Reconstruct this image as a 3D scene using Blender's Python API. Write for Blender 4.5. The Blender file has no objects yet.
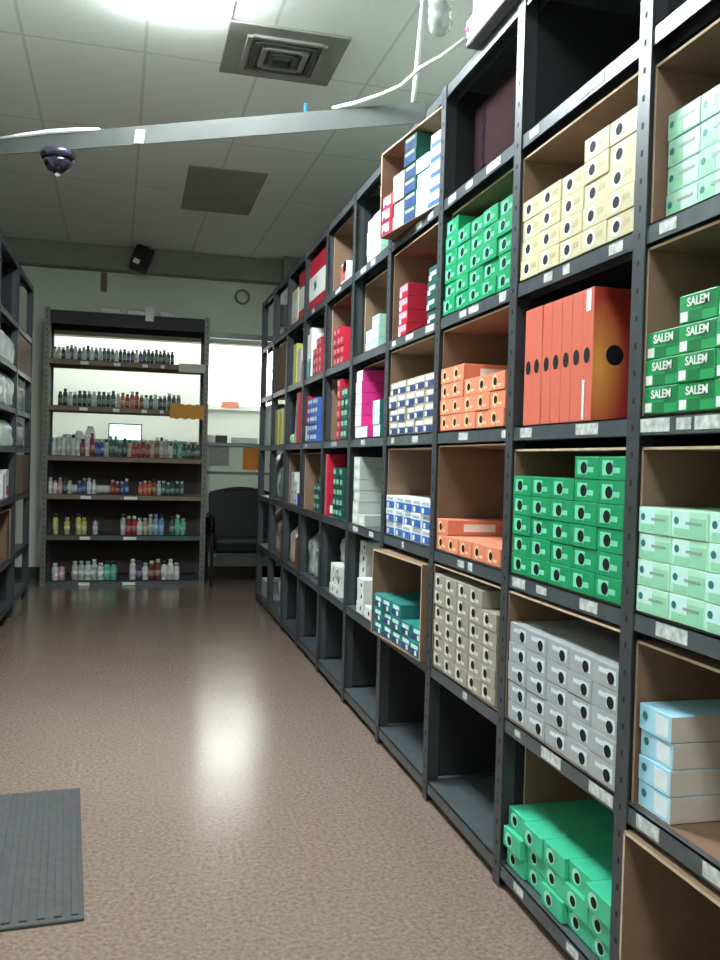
import bpy, bmesh, math, random
from mathutils import Vector, Matrix, noise
R = random.Random(7)
S = bpy.context.scene
COL = S.collection

# ------------------------------------------------------------------ materials
def srgb(c):
    f = lambda v: v / 12.92 if v <= .04045 else ((v + .055) / 1.055) ** 2.4
    return tuple(f(v / 255) for v in c) + (1,)

MATS = {}
def mat(name, rgb, rough=.5, metal=0., var=.06, scale=14., bump=0., coat=0., emit=0., spec=.5, trans=0.):
    if name in MATS: return MATS[name]
    m = bpy.data.materials.new(name); m.use_nodes = True
    nt = m.node_tree; b = nt.nodes['Principled BSDF']
    c = srgb(rgb)
    b.inputs['Roughness'].default_value = rough
    b.inputs['Metallic'].default_value = metal
    b.inputs['Coat Weight'].default_value = coat
    b.inputs['Specular IOR Level'].default_value = spec
    b.inputs['Transmission Weight'].default_value = trans
    tc = nt.nodes.new('ShaderNodeTexCoord')
    n = nt.nodes.new('ShaderNodeTexNoise'); n.inputs['Scale'].default_value = scale; n.inputs['Detail'].default_value = 3
    nt.links.new(tc.outputs['Object'], n.inputs['Vector'])
    r = nt.nodes.new('ShaderNodeValToRGB')
    r.color_ramp.elements[0].position = .3; r.color_ramp.elements[1].position = .7
    r.color_ramp.elements[0].color = tuple(max(0, v * (1 - var)) for v in c[:3]) + (1,)
    r.color_ramp.elements[1].color = tuple(min(1, v * (1 + var)) for v in c[:3]) + (1,)
    nt.links.new(n.outputs['Fac'], r.inputs['Fac'])
    nt.links.new(r.outputs['Color'], b.inputs['Base Color'])
    if bump:
        bp = nt.nodes.new('ShaderNodeBump'); bp.inputs['Strength'].default_value = bump; bp.inputs['Distance'].default_value = .01
        nt.links.new(n.outputs['Fac'], bp.inputs['Height']); nt.links.new(bp.outputs['Normal'], b.inputs['Normal'])
    if emit:
        b.inputs['Emission Color'].default_value = c; b.inputs['Emission Strength'].default_value = emit
    MATS[name] = m
    return m

steel = mat('dark_steel', (66, 69, 73), .42, .25, .12, 9)
steel_lip = mat('shelf_steel', (84, 89, 93), .36, .3, .16, 22)
steel_grey = mat('grey_steel', (128, 130, 126), .45, .4, .1, 8)
steel_rail = mat('worn_steel', (112, 110, 102), .45, .2, .12, 12)
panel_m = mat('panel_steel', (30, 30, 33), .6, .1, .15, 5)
hole_m = mat('punched_hole', (14, 14, 15), .8)
brown_shelf = mat('brown_shelf_board', (126, 108, 92), .6, 0, .1, 12)
card = mat('cardboard', (120, 93, 74), .85, 0, .08, 20)
card_edge = mat('cardboard_edge', (184, 160, 134), .85, 0, .1, 40)
card_dark = mat('brown_red_cardboard', (46, 27, 30), .95, 0, .12, 10, spec=.08)
red_brown = mat('red_brown_wrap', (120, 84, 74), .6, 0, .2, 14)
black = mat('black_print', (18, 18, 20), .7, spec=.2)
white = mat('white_card', (226, 228, 224), .5, 0, .03)
tag_paper = mat('worn_tag_paper', (186, 188, 186), .7, 0, .35, 60)
paper = mat('white_paper', (232, 232, 226), .7, 0, .03)
offwhite = mat('offwhite_card', (206, 206, 200), .5, 0, .05)
plastic_w = mat('white_plastic', (226, 228, 228), .3)

# ------------------------------------------------------------------ mesh builder
class MB:
    def __init__(s): s.bm = bmesh.new(); s.mats = []
    def mi(s, m):
        if m not in s.mats: s.mats.append(m)
        return s.mats.index(m)
    def box(s, x0, x1, y0, y1, z0, z1, m, bev=0.):
        b = bmesh.new(); bmesh.ops.create_cube(b, size=1)
        for v in b.verts:
            v.co = Vector(((x0 + x1) / 2 + v.co.x * (x1 - x0), (y0 + y1) / 2 + v.co.y * (y1 - y0), (z0 + z1) / 2 + v.co.z * (z1 - z0)))
        if bev: bmesh.ops.bevel(b, geom=b.edges[:], offset=bev, segments=2, affect='EDGES', profile=.5)
        return s.add(b, m)
    def add(s, b, m, smooth=False):
        i = s.mi(m)
        for f in b.faces: f.material_index = i; f.smooth = smooth
        me = bpy.data.meshes.new('tmp'); b.to_mesh(me); b.free(); s.bm.from_mesh(me); bpy.data.meshes.remove(me)
        return s
    def obox(s, p, q, w, h, m, up=Vector((0, 0, 1))):          # a bar between two points
        p = Vector(p); q = Vector(q); d = q - p; L = d.length; d.normalize()
        sd = d.cross(up)
        if sd.length < 1e-4: sd = Vector((1, 0, 0))
        sd.normalize(); u2 = sd.cross(d)
        b = bmesh.new(); bmesh.ops.create_cube(b, size=1)
        for v in b.verts: v.co = (p + q) / 2 + d * v.co.x * L + sd * v.co.y * w + u2 * v.co.z * h
        return s.add(b, m)
    def tube(s, pts, r, m, n=10):
        b = bmesh.new(); pts = [Vector(p) for p in pts]; rings = []
        for i, p in enumerate(pts):
            t = (pts[min(i + 1, len(pts) - 1)] - pts[max(i - 1, 0)]).normalized()
            a = t.cross(Vector((0, 0, 1)))
            if a.length < .05: a = t.cross(Vector((1, 0, 0)))
            a.normalize(); c = t.cross(a)
            rr = r[i] if isinstance(r, (list, tuple)) else r
            rings.append([b.verts.new(p + (a * math.cos(2 * math.pi * k / n) + c * math.sin(2 * math.pi * k / n)) * rr) for k in range(n)])
        for i in range(len(rings) - 1):
            for k in range(n): b.faces.new((rings[i][k], rings[i][(k + 1) % n], rings[i + 1][(k + 1) % n], rings[i + 1][k]))
        b.faces.new(rings[0]); b.faces.new(rings[-1][::-1])
        bmesh.ops.recalc_face_normals(b, faces=b.faces[:])
        return s.add(b, m, True)
    def lathe(s, prof, m, n=14, c=(0, 0, 0)):
        b = bmesh.new(); rings = []
        for r, z in prof:
            rings.append([b.verts.new((c[0] + r * math.cos(2 * math.pi * k / n), c[1] + r * math.sin(2 * math.pi * k / n), c[2] + z)) for k in range(n)])
        for i in range(len(rings) - 1):
            for k in range(n): b.faces.new((rings[i][k], rings[i][(k + 1) % n], rings[i + 1][(k + 1) % n], rings[i + 1][k]))
        b.faces.new(rings[0][::-1]); b.faces.new(rings[-1])
        bmesh.ops.recalc_face_normals(b, faces=b.faces[:])
        return s.add(b, m, True)
    def xdisc(s, x, y, z, ry, rz, m, n=18):                     # a thin disc facing -X
        b = bmesh.new()
        vs = [b.verts.new((x, y + ry * math.cos(2 * math.pi * k / n), z + rz * math.sin(2 * math.pi * k / n))) for k in range(n)]
        b.faces.new(vs); bmesh.ops.recalc_face_normals(b, faces=b.faces[:])
        if b.faces[:][0].normal.x > 0: bmesh.ops.reverse_faces(b, faces=b.faces[:])
        return s.add(b, m)
    def ydisc(s, x, y, z, rx, rz, m, n=18):                     # a thin disc facing -Y
        b = bmesh.new()
        b.faces.new([b.verts.new((x + rx * math.cos(2 * math.pi * k / n), y, z + rz * math.sin(2 * math.pi * k / n))) for k in range(n)])
        return s.add(b, m)
    def zdisc(s, x, y, z, rx, ry, m, n=18):
        b = bmesh.new()
        b.faces.new([b.verts.new((x + rx * math.cos(2 * math.pi * k / n), y + ry * math.sin(2 * math.pi * k / n), z)) for k in range(n)])
        return s.add(b, m)
    def mesh(s, name):
        me = bpy.data.meshes.new(name); s.bm.to_mesh(me); s.bm.free()
        for m in s.mats: me.materials.append(m)
        return me
    def build(s, name, parent=None, loc=(0, 0, 0)):
        return link(name, s.mesh(name), parent, loc)

def link(name, me, parent=None, loc=(0, 0, 0), rz=0.):
    o = bpy.data.objects.new(name, me); COL.objects.link(o)
    o.location = loc; o.rotation_euler = (0, 0, rz)
    if parent: o.parent = parent
    return o
def empty(name, loc=(0, 0, 0)):
    o = bpy.data.objects.new(name, None); COL.objects.link(o); o.location = loc; o.empty_display_size = .05
    return o
def tag(o, label, cat, group=None):
    o['label'] = label; o['category'] = cat
    if group: o['group'] = group
    return o
def struct(o): o['kind'] = 'structure'; return o
ORD = 'zeroth first second third fourth fifth sixth seventh eighth ninth tenth eleventh twelfth thirteenth fourteenth fifteenth sixteenth seventeenth eighteenth nineteenth twentieth'.split()
for d_ in ('twenty', 'thirty'):
    ORD += [d_ + '-' + ORD[i] for i in range(1, 10)] + (['thirtieth'] if d_ == 'twenty' else [])

def text_mesh(body, size, m, extr=.0003):
    cu = bpy.data.curves.new('lettering', 'FONT'); cu.body = body; cu.size = size; cu.extrude = extr
    cu.align_x = 'CENTER'; cu.align_y = 'CENTER'; cu.offset = size * .018
    o = bpy.data.objects.new('lettering', cu); COL.objects.link(o)
    me = bpy.data.meshes.new_from_object(o.evaluated_get(bpy.context.evaluated_depsgraph_get()))
    bpy.data.objects.remove(o); bpy.data.curves.remove(cu)
    me.materials.clear(); me.materials.append(m)
    return me
# text local (x right, y up) put on a face looking towards -X: right = -Y, up = Z
def face_x(me, flip=False, rot=0.):
    M = Matrix(((0, 0, -1, 0), (-1, 0, 0, 0), (0, 1, 0, 0), (0, 0, 0, 1)))
    me.transform(M @ Matrix.Rotation(rot, 4, 'Z')); return me
def face_y(me, rot=0.):
    M = Matrix(((1, 0, 0, 0), (0, 0, -1, 0), (0, 1, 0, 0), (0, 0, 0, 1)))
    me.transform(M @ Matrix.Rotation(rot, 4, 'Z')); return me

# ------------------------------------------------------------------ camera
yaw, pitch, roll = math.atan(227 / 880), math.atan(18 / 880), .027
F = Vector((math.sin(yaw) * math.cos(pitch), math.cos(yaw) * math.cos(pitch), -math.sin(pitch)))
Rt = Vector((math.cos(yaw), -math.sin(yaw), 0)); U = Rt.cross(F)
R2 = Rt * math.cos(roll) + U * math.sin(roll); U2 = U * math.cos(roll) - Rt * math.sin(roll)
cd = bpy.data.cameras.new('camera'); cam = bpy.data.objects.new('camera', cd); COL.objects.link(cam)
cd.sensor_width = 36; cd.sensor_fit = 'AUTO'; cd.lens = 880 / 960 * 36; cd.clip_start = .05
cam.matrix_world = Matrix(((R2.x, U2.x, -F.x, 0), (R2.y, U2.y, -F.y, 0), (R2.z, U2.z, -F.z, 1.03), (0, 0, 0, 1)))
S.camera = cam

# ------------------------------------------------------------------ the setting
HC, YB, XW, XL, YF = 2.75, 7.7, 1.46, -1.28, -3.2
def floor_mat():
    m = bpy.data.materials.new('speckled_vinyl'); m.use_nodes = True; nt = m.node_tree; b = nt.nodes['Principled BSDF']
    tc = nt.nodes.new('ShaderNodeTexCoord')
    def noise_(sc, det=4, rough=.6):
        n = nt.nodes.new('ShaderNodeTexNoise'); n.inputs['Scale'].default_value = sc; n.inputs['Detail'].default_value = det
        n.inputs['Roughness'].default_value = rough; nt.links.new(tc.outputs['Object'], n.inputs['Vector']); return n
    def ramp(n, a, c0, e, c1):
        r = nt.nodes.new('ShaderNodeValToRGB'); r.color_ramp.elements[0].position = a; r.color_ramp.elements[1].position = e
        r.color_ramp.elements[0].color = c0; r.color_ramp.elements[1].color = c1; nt.links.new(n.outputs['Fac'], r.inputs['Fac']); return r
    fine = ramp(noise_(85, 6, .75), .32, srgb((98, 80, 71)), .68, srgb((146, 127, 116)))
    big = ramp(noise_(2.2, 2), .3, (.92, .92, .92, 1), .7, (1.05, 1.05, 1.05, 1))
    mx = nt.nodes.new('ShaderNodeMix'); mx.data_type = 'RGBA'; mx.blend_type = 'MULTIPLY'; mx.inputs[0].default_value = 1
    nt.links.new(fine.outputs['Color'], mx.inputs[6]); nt.links.new(big.outputs['Color'], mx.inputs[7]); mx.inputs[0].default_value = 0
    nt.links.new(mx.outputs[2], b.inputs['Base Color'])
    b.inputs['Roughness'].default_value = .21
    bp = nt.nodes.new('ShaderNodeBump'); bp.inputs['Strength'].default_value = .10; bp.inputs['Distance'].default_value = .02
    nt.links.new(noise_(3.5, 0).outputs['Fac'], bp.inputs['Height']); nt.links.new(bp.outputs['Normal'], b.inputs['Normal'])
    b.inputs['Specular IOR Level'].default_value = .6
    return m
def ceil_mat():
    m = bpy.data.materials.new('ceiling_tiles'); m.use_nodes = True; nt = m.node_tree; b = nt.nodes['Principled BSDF']
    b.inputs['Roughness'].default_value = .9
    tc = nt.nodes.new('ShaderNodeTexCoord')
    mp = nt.nodes.new('ShaderNodeMapping'); mp.inputs['Rotation'].default_value = (0, 0, math.radians(-1.0)); mp.inputs['Location'].default_value = (.165, .39, 0)
    nt.links.new(tc.outputs['Object'], mp.inputs['Vector'])
    sp = nt.nodes.new('ShaderNodeSeparateXYZ'); nt.links.new(mp.outputs['Vector'], sp.inputs[0])
    def mth(op, a, v=None, w=None):
        n = nt.nodes.new('ShaderNodeMath'); n.operation = op
        for i, q in enumerate((a, v, w)):
            if q is None: continue
            if isinstance(q, (int, float)): n.inputs[i].default_value = q
            else: nt.links.new(q, n.inputs[i])
        return n.outputs[0]
    def line(o, pitch):
        fr = mth('FRACT', mth('DIVIDE', mth('ADD', o, 50 * pitch), pitch))
        return mth('LESS_THAN', mth('ABSOLUTE', mth('SUBTRACT', fr, .5)), .007 / pitch)
    ln = mth('MAXIMUM', line(sp.outputs[0], .49), line(sp.outputs[1], .955))
    n = nt.nodes.new('ShaderNodeTexNoise'); n.inputs['Scale'].default_value = 60; nt.links.new(tc.outputs['Object'], n.inputs['Vector'])
    r = nt.nodes.new('ShaderNodeValToRGB'); r.color_ramp.elements[0].color = srgb((224, 226, 220)); r.color_ramp.elements[1].color = srgb((236, 238, 232))
    nt.links.new(n.outputs['Fac'], r.inputs['Fac'])
    mx = nt.nodes.new('ShaderNodeMix'); mx.data_type = 'RGBA'; nt.links.new(ln, mx.inputs[0])
    nt.links.new(r.outputs['Color'], mx.inputs[6]); mx.inputs[7].default_value = srgb((206, 208, 202)); nt.links.new(mx.outputs[2], b.inputs['Base Color'])
    return m
wallm = mat('painted_wall', (214, 220, 206), .75, 0, .03, 3)
wall_white = mat('white_wall', (226, 228, 224), .7, 0, .02, 3)
base_m = mat('baseboard', (48, 44, 40), .5)
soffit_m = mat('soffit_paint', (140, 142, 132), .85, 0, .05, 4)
def slab(name, x0, x1, y0, y1, z0, z1, m):
    return struct(MB().box(x0, x1, y0, y1, z0, z1, m).build(name))
YE = 8.65
slab('floor', XL - .1, XW + .1, YF - .1, YE + .1, -.1, 0, floor_mat())
slab('ceiling', XL - .1, XW + .1, YF - .1, YE + .1, HC, HC + .1, ceil_mat())
slab('wall_left', XL - .1, XL, YF, YE, 0, HC, wallm)
slab('wall_right', XW, XW + .1, YF, YE, 0, HC, wallm)
slab('wall_front', XL, XW, YF - .1, YF, 0, HC, wallm)
OX0, OX1, OZ0, OZ1 = -.70, 1.30, 1.165, 2.02
w = MB()
w.box(XL, OX0, YB, YB + .12, 0, HC, wallm); w.box(OX1, XW, YB, YB + .12, 0, HC, wallm)
w.box(OX0, OX1, YB, YB + .12, 0, OZ0, wallm); w.box(OX0, OX1, YB, YB + .12, OZ1, HC, wallm)
struct(w.build('wall_back'))
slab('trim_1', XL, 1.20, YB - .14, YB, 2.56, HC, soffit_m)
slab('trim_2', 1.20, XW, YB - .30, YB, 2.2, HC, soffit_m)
slab('trim_3', OX0, OX1, YB - .03, YB + .15, OZ0 - .03, OZ0, mat('sill_paint', (150, 152, 146), .5))
slab('trim_4', OX0, OX1, YB - .012, YB, .895, .915, mat('rail_paint', (120, 110, 104), .5))
slab('baseboard_back', XL, XW, YB - .012, YB, 0, .09, base_m)
slab('wall_far', XL, XW, YE, YE + .1, 0, HC, wall_white)
# bright daylight window in the room behind the opening
wn = struct(MB().box(.60, 1.36, YE - .03, YE, 1.50, 2.16, wall_white).build('window_1'))
pg = MB().box(.64, 1.32, YE - .036, YE - .031, 1.55, 2.12, mat('daylit_blind', (244, 250, 246), .5, emit=2.6)).build('window_pane', wn)

# ------------------------------------------------------------------ ceiling fittings
diff_m = mat('light_diffuser', (240, 252, 255), .5, emit=36.0)
diff_fill = mat('dim_fill_diffuser', (240, 252, 255), .5, emit=12.0)  # weaker glow for the added fill lights over and behind the camera
frame_m = mat('white_enamel', (200, 202, 196), .5)
def troffer(x0, x1, y0, y1, label, dm=diff_m):
    t = tag(empty('ceiling_light', ((x0 + x1) / 2, (y0 + y1) / 2, HC)), label, 'ceiling light', 'fluorescent ceiling lights')
    a, b = (x1 - x0) / 2, (y1 - y0) / 2
    fr = MB()
    fr.box(-a, a, -b, -b + .02, -.012, 0, frame_m); fr.box(-a, a, b - .02, b, -.012, 0, frame_m)
    fr.box(-a, -a + .02, -b + .02, b - .02, -.012, 0, frame_m); fr.box(a - .02, a, -b + .02, b - .02, -.012, 0, frame_m)
    fr.build('frame', t)
    MB().box(-a + .021, a - .021, -b + .021, b - .021, -.04, -.001, dm, .012).build('diffuser', t)
troffer(-.13, .33, 2.5, 3.49, 'glowing white ceiling light panel nearest the square air vent')
troffer(-.13, .33, -.35, .65, 'added white ceiling light panel out of view over the viewpoint', diff_fill)  # unseen, added to brighten the ceiling and near bays
troffer(-.13, .33, -2.7, -1.7, 'added white ceiling light panel out of view at the near end of the aisle', diff_fill)  # unseen, added behind the camera as more fill
troffer(-.55, .95, 8.0, 8.4, 'added white ceiling light hidden in the room behind the back wall opening', mat('far_fill_diffuser', (250, 255, 252), .5, emit=6.0))  # added out of sight above the opening to whiten the far wall

vent_m = mat('vent_paint', (126, 126, 120), .6, .1, .1, 6)
vent_d = mat('vent_dark', (62, 62, 60), .7)
v = tag(empty('ceiling_vent', (.575, 3.74, HC)), 'grey square louvred air vent in ceiling right of bright light', 'air vent')
MB().box(-.245, .245, -.235, .235, -.012, 0, vent_m, .003).build('face_plate', v)
cx, cy = .0, .0
for i, h in enumerate((.155, .120, .085, .050)):
    g = MB(); z = -.024 - .004 * i; t = .02
    for sx, sy in ((1, 0), (-1, 0), (0, 1), (0, -1)):
        if sx: g.box(cx + sx * h - t / 2, cx + sx * h + t / 2, cy - h, cy + h, z, -.0125, vent_d if i % 2 else vent_m)
        else: g.box(cx - h + t / 2, cx + h - t / 2, cy + sy * h - t / 2, cy + sy * h + t / 2, z, -.0125, vent_d if i % 2 else vent_m)
    g.build('louvre_ring', v)
dt = tag(MB().box(-.235, .235, -.47, .47, -.006, 0, mat('stained_tile', (146, 146, 139), .9, 0, .08, 5), .002).build('ceiling_tile', None, (.515, 5.78, HC)),
         'darker grey rectangular ceiling tile beyond the air vent', 'ceiling tile')

# ------------------------------------------------------------------ steel shelving
LV = [.045, .402, .755, 1.110, 1.455, 1.810, 2.150]
def rack(name, label, xf, sx, ys, depth, levels, postw, closed, tags, side_posts=True, top_m=None, lipm=steel_lip):
    """sx = +1: opens towards -X (right side of aisle), -1: opens towards +X"""
    r = tag(empty(name, (xf, ys[0], 0)), label, 'shelving')
    H = levels[-1] + .018
    X = lambda d: (0 + sx * d)
    def bx(m, d0, d1, y0, y1, z0, z1, mm, bev=0):
        a, b = sorted((X(d0), X(d1))); m.box(a, b, y0 - ys[0], y1 - ys[0], z0, z1, mm, bev)
    for y in ys:
        m = MB(); bx(m, 0, .003, y - postw / 2, y + postw / 2, 0, H, steel); bx(m, .003, .042, y - .0025, y + .0025, 0, H, steel)
        z = .05
        while z < H - .02:
            q = z
            bx(m, -.0004, 0, y - .0035, y + .0035, q, q + .011, hole_m); z += .05
        m.build('post', r)
        m = MB(); bx(m, depth - .003, depth, y - postw / 2, y + postw / 2, 0, H, steel); bx(m, depth - .042, depth - .003, y - .0025, y + .0025, 0, H, steel)
        m.build('post', r)
    shelves = {}
    for i in range(len(ys) - 1):
        y0, y1 = sorted((ys[i], ys[i + 1])); y0 += .004; y1 -= .004
        for k, z in enumerate(levels):
            m = MB()
            bx(m, .0035, .006, y0, y1, z - .018, z + .016, lipm)
            bx(m, .0035, depth - .004, y0, y1, z + .013, z + .016, lipm)
            bx(m, .043, .046, y0, y1, z - .018, z + .013, steel); bx(m, depth - .046, depth - .043, y0, y1, z - .018, z + .013, steel)
            s = m.build('shelf', r); shelves[(i, k)] = s
            for (u, wd, hh) in tags.get((i, k), ()):
                t = MB(); yc = max(ys[i], ys[i + 1]) - u
                a, b = sorted((X(.0025), X(.0034)))
                t.box(a, b, yc - wd - ys[0], yc - ys[0], z - .001 - hh / 2, z - .001 + hh / 2, tag_paper)
                t.build('price_tag', s)
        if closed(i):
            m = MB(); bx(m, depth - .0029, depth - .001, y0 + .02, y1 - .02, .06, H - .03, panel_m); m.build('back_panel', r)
    for j, y in enumerate(ys):
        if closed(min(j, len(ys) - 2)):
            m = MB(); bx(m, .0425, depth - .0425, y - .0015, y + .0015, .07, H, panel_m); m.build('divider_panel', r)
    return r, shelves

XR = .885
PY = lambda n: 1.44 + .55 * n
rows = [PY(n) for n in range(-1, 10)]
TG = {}
def tg(b, k, *a): TG[(b - 1, k)] = a
tg(1, 1, (.05, .07, .024), (.24, .06, .024)); tg(1, 2, (.09, .09, .024)); tg(1, 3, (.01, .10, .024), (.13, .04, .02), (.18, .1, .022)); tg(1, 4, (.06, .05, .02))
tg(2, 3, (.06, .06, .022), (.33, .09, .022)); tg(2, 2, (.04, .07, .022), (.17, .03, .018), (.2, .02, .016), (.37, .07, .022)); tg(2, 1, (.08, .03, .014), (.22, .09, .024), (.43, .09, .022))
tg(2, 4, (.16, .04, .02), (.25, .03, .02), (.44, .05, .02)); tg(2, 5, (.06, .05, .02), (.3, .1, .02)); tg(2, 0, (.1, .05, .018), (.36, .05, .018))
tg(3, 5, (.06, .06, .02), (.2, .05, .018), (.35, .09, .022)); tg(3, 4, (.18, .05, .018), (.25, .07, .018), (.46, .04, .024)); tg(3, 3, (.2, .07, .02), (.5, .03, .02)); tg(3, 2, (.22, .05, .018), (.3, .03, .022)); tg(3, 1, (.29, .03, .018))
tg(4, 5, (.3, .06, .02), (.42, .05, .018)); tg(4, 4, (.06, .04, .018), (.22, .08, .018), (.43, .08, .02)); tg(4, 3, (.08, .03, .02), (.32, .06, .02)); tg(4, 2, (.24, .02, .02))
tg(5, 5, (.12, .08, .02), (.28, .06, .02)); tg(5, 2, (.1, .08, .02), (.36, .06, .02)); tg(5, 3, (.2, .06, .02)); tg(6, 3, (.2, .1, .02)); tg(7, 3, (.1, .06, .02)); tg(7, 5, (.2, .06, .02)); tg(6, 5, (.2, .1, .02))
right_rack, _ = rack('steel_shelving', 'long dark steel shelving full of cartons along the right of the aisle', XR, 1, rows, .45, LV, .04, lambda i: i < 9, TG)

LY = [6.64, 5.86, 5.08, 4.30, 3.52]
left_rack, _ = rack('steel_shelving', 'dark steel shelving partly seen along the left of the aisle', -.71, -1, LY, .42,
                    [.09, .37, .74, 1.05, 1.29, 1.545, 1.82, 2.19], .04, lambda i: i > 0, {})

# back rack: its own frame, faces the camera
BX0, BX1, BY = -.665, .555, 7.2
BL = [.035, .395, .715, 1.015, 1.405, 1.765, 2.14]
br = tag(empty('steel_shelving', ((BX0 + BX1) / 2, BY, 0)), 'steel rack of small bottles standing against the back wall', 'shelving')
hw = (BX1 - BX0) / 2
for sx in (-1, 1):
    for d, nm in ((0, 0), (.40, 1)):
        m = MB(); x = sx * hw
        m.box(x - .02, x + .02, d, d + .003, 0, 2.16, steel_rail if not nm else steel)
        m.box(x - .0015, x + .0015, d + .003 if not nm else d - .035, d + .038 if not nm else d, 0, 2.16, steel)
        z = .05
        while z < 2.13: m.box(x - .004, x + .004, d - .0005, d, z, z + .012, hole_m); z += .045
        m.build('post', br)
for k, z in enumerate(BL):
    m = MB(); mm = brown_shelf if 2 <= k < 6 else steel_lip if k < 2 else panel_m
    th = .035 if k < 6 else .10
    m.box(-hw + .003, hw - .003, .004, .007, z - th, z + .004, mm)
    m.box(-hw + .003, hw - .003, .004, .395, z, z + .004, mm)
    m.box(-hw + .003, hw - .003, .385, .388, z - th, z, mm)
    s = m.build('shelf', br)
    for u in ([(.25, .06), (.5, .05), (.72, .04), (.86, .03)] if k in (4, 5) else [(.27, .08), (.6, .1)] if k < 3 else []):
        MB().box(-hw + u[0], -hw + u[0] + u[1], .002, .0035, z - .032, z - .008, paper).build('price_tag', s)
MB().box(-hw + .02, hw - .02, .3885, .391, .05, 1.0, mat('shade_back_board', (64, 54, 50), .8, 0, .1, 6)).build('back_panel', br)  # dark sheet put in for the shade on the wall behind the lower shelves
for sx in (-1, 1): MB().box(sx * hw - .0012, sx * hw + .0012, .0385, .362, 1.02, 2.18, panel_m).build('side_brace_panel', br) if sx < 0 else None

# tie bars
tag(MB().obox((.886, 2.72, 2.160), (-.78, 3.93, 2.250), .005, .066, mat('dull_bar_steel', (66, 68, 66), .85, 0, .15, 6)).build('tie_bar'), 'flat grey steel bar bridging the aisle overhead between the shelvings', 'bar')
tag(MB().obox((.585, 7.26, 2.03), (XW, 7.26, 2.025), .03, .045, steel_grey).build('tie_bar'), 'thin grey steel bar from the bottle rack to the right wall', 'bar')

# ------------------------------------------------------------------ cartons
def cm(n, rgb, **k): return mat(n, rgb, k.pop('rough', .42), 0, .04, 30, **k)
cream = cm('cream_card', (204, 194, 158)); cream_d = cm('cream_shade_card', (188, 174, 132)); green = cm('green_card', (22, 142, 92)); green_l = cm('light_green_print', (120, 206, 172))
silver = cm('silver_card', (158, 160, 164)); silver_l = cm('pale_silver_print', (206, 214, 222)); teal = cm('teal_green_card', (62, 180, 140)); teal_l = cm('pale_teal_print', (150, 220, 196))
orange = cm('orange_card', (208, 104, 86)); orange2 = cm('light_orange_card', (218, 132, 102)); orange_l = cm('pale_orange_print', (242, 196, 150)); red_o = cm('red_orange_card', (170, 56, 46)); flame = cm('amber_print', (206, 124, 62))
taupe = cm('taupe_card', (152, 144, 130)); taupe_l = cm('pale_taupe_print', (206, 204, 194)); navy = cm('navy_print', (44, 62, 112)); blue = cm('blue_print', (52, 92, 168)); tan = cm('tan_card', (172, 164, 142)); white_b = cm('bluish_white_card', (214, 222, 226))
salem = cm('leaf_green_card', (30, 150, 84)); salem_d = cm('deep_green_print', (12, 112, 62)); mint = cm('pale_mint_card', (176, 222, 196)); mint_d = cm('mint_print', (142, 204, 170)); mint_b = cm('ice_print', (196, 230, 226)); mint2 = cm('soft_mint_card', (158, 204, 184)); mint2_l = cm('grey_mint_print', (188, 214, 204))
sky = cm('sky_blue_card', (160, 206, 230)); beige = cm('beige_card', (190, 178, 166)); pink = cm('magenta_card', (206, 48, 132)); pinkw = cm('pink_white_card', (242, 216, 232)); red = cm('crimson_card', (176, 28, 52)); red_l = cm('pale_red_print', (226, 150, 160))
dgreen = cm('bottle_green_card', (26, 78, 70)); dteal = cm('dark_teal_card', (34, 116, 112)); tealw = cm('teal_white_card', (196, 232, 228)); sea = cm('sea_green_card', (42, 118, 114)); grey_c = cm('grey_card', (168, 172, 168)); yellow = cm('lime_yellow_card', (208, 206, 96)); ink = cm('grey_print', (136, 160, 146))

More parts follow.
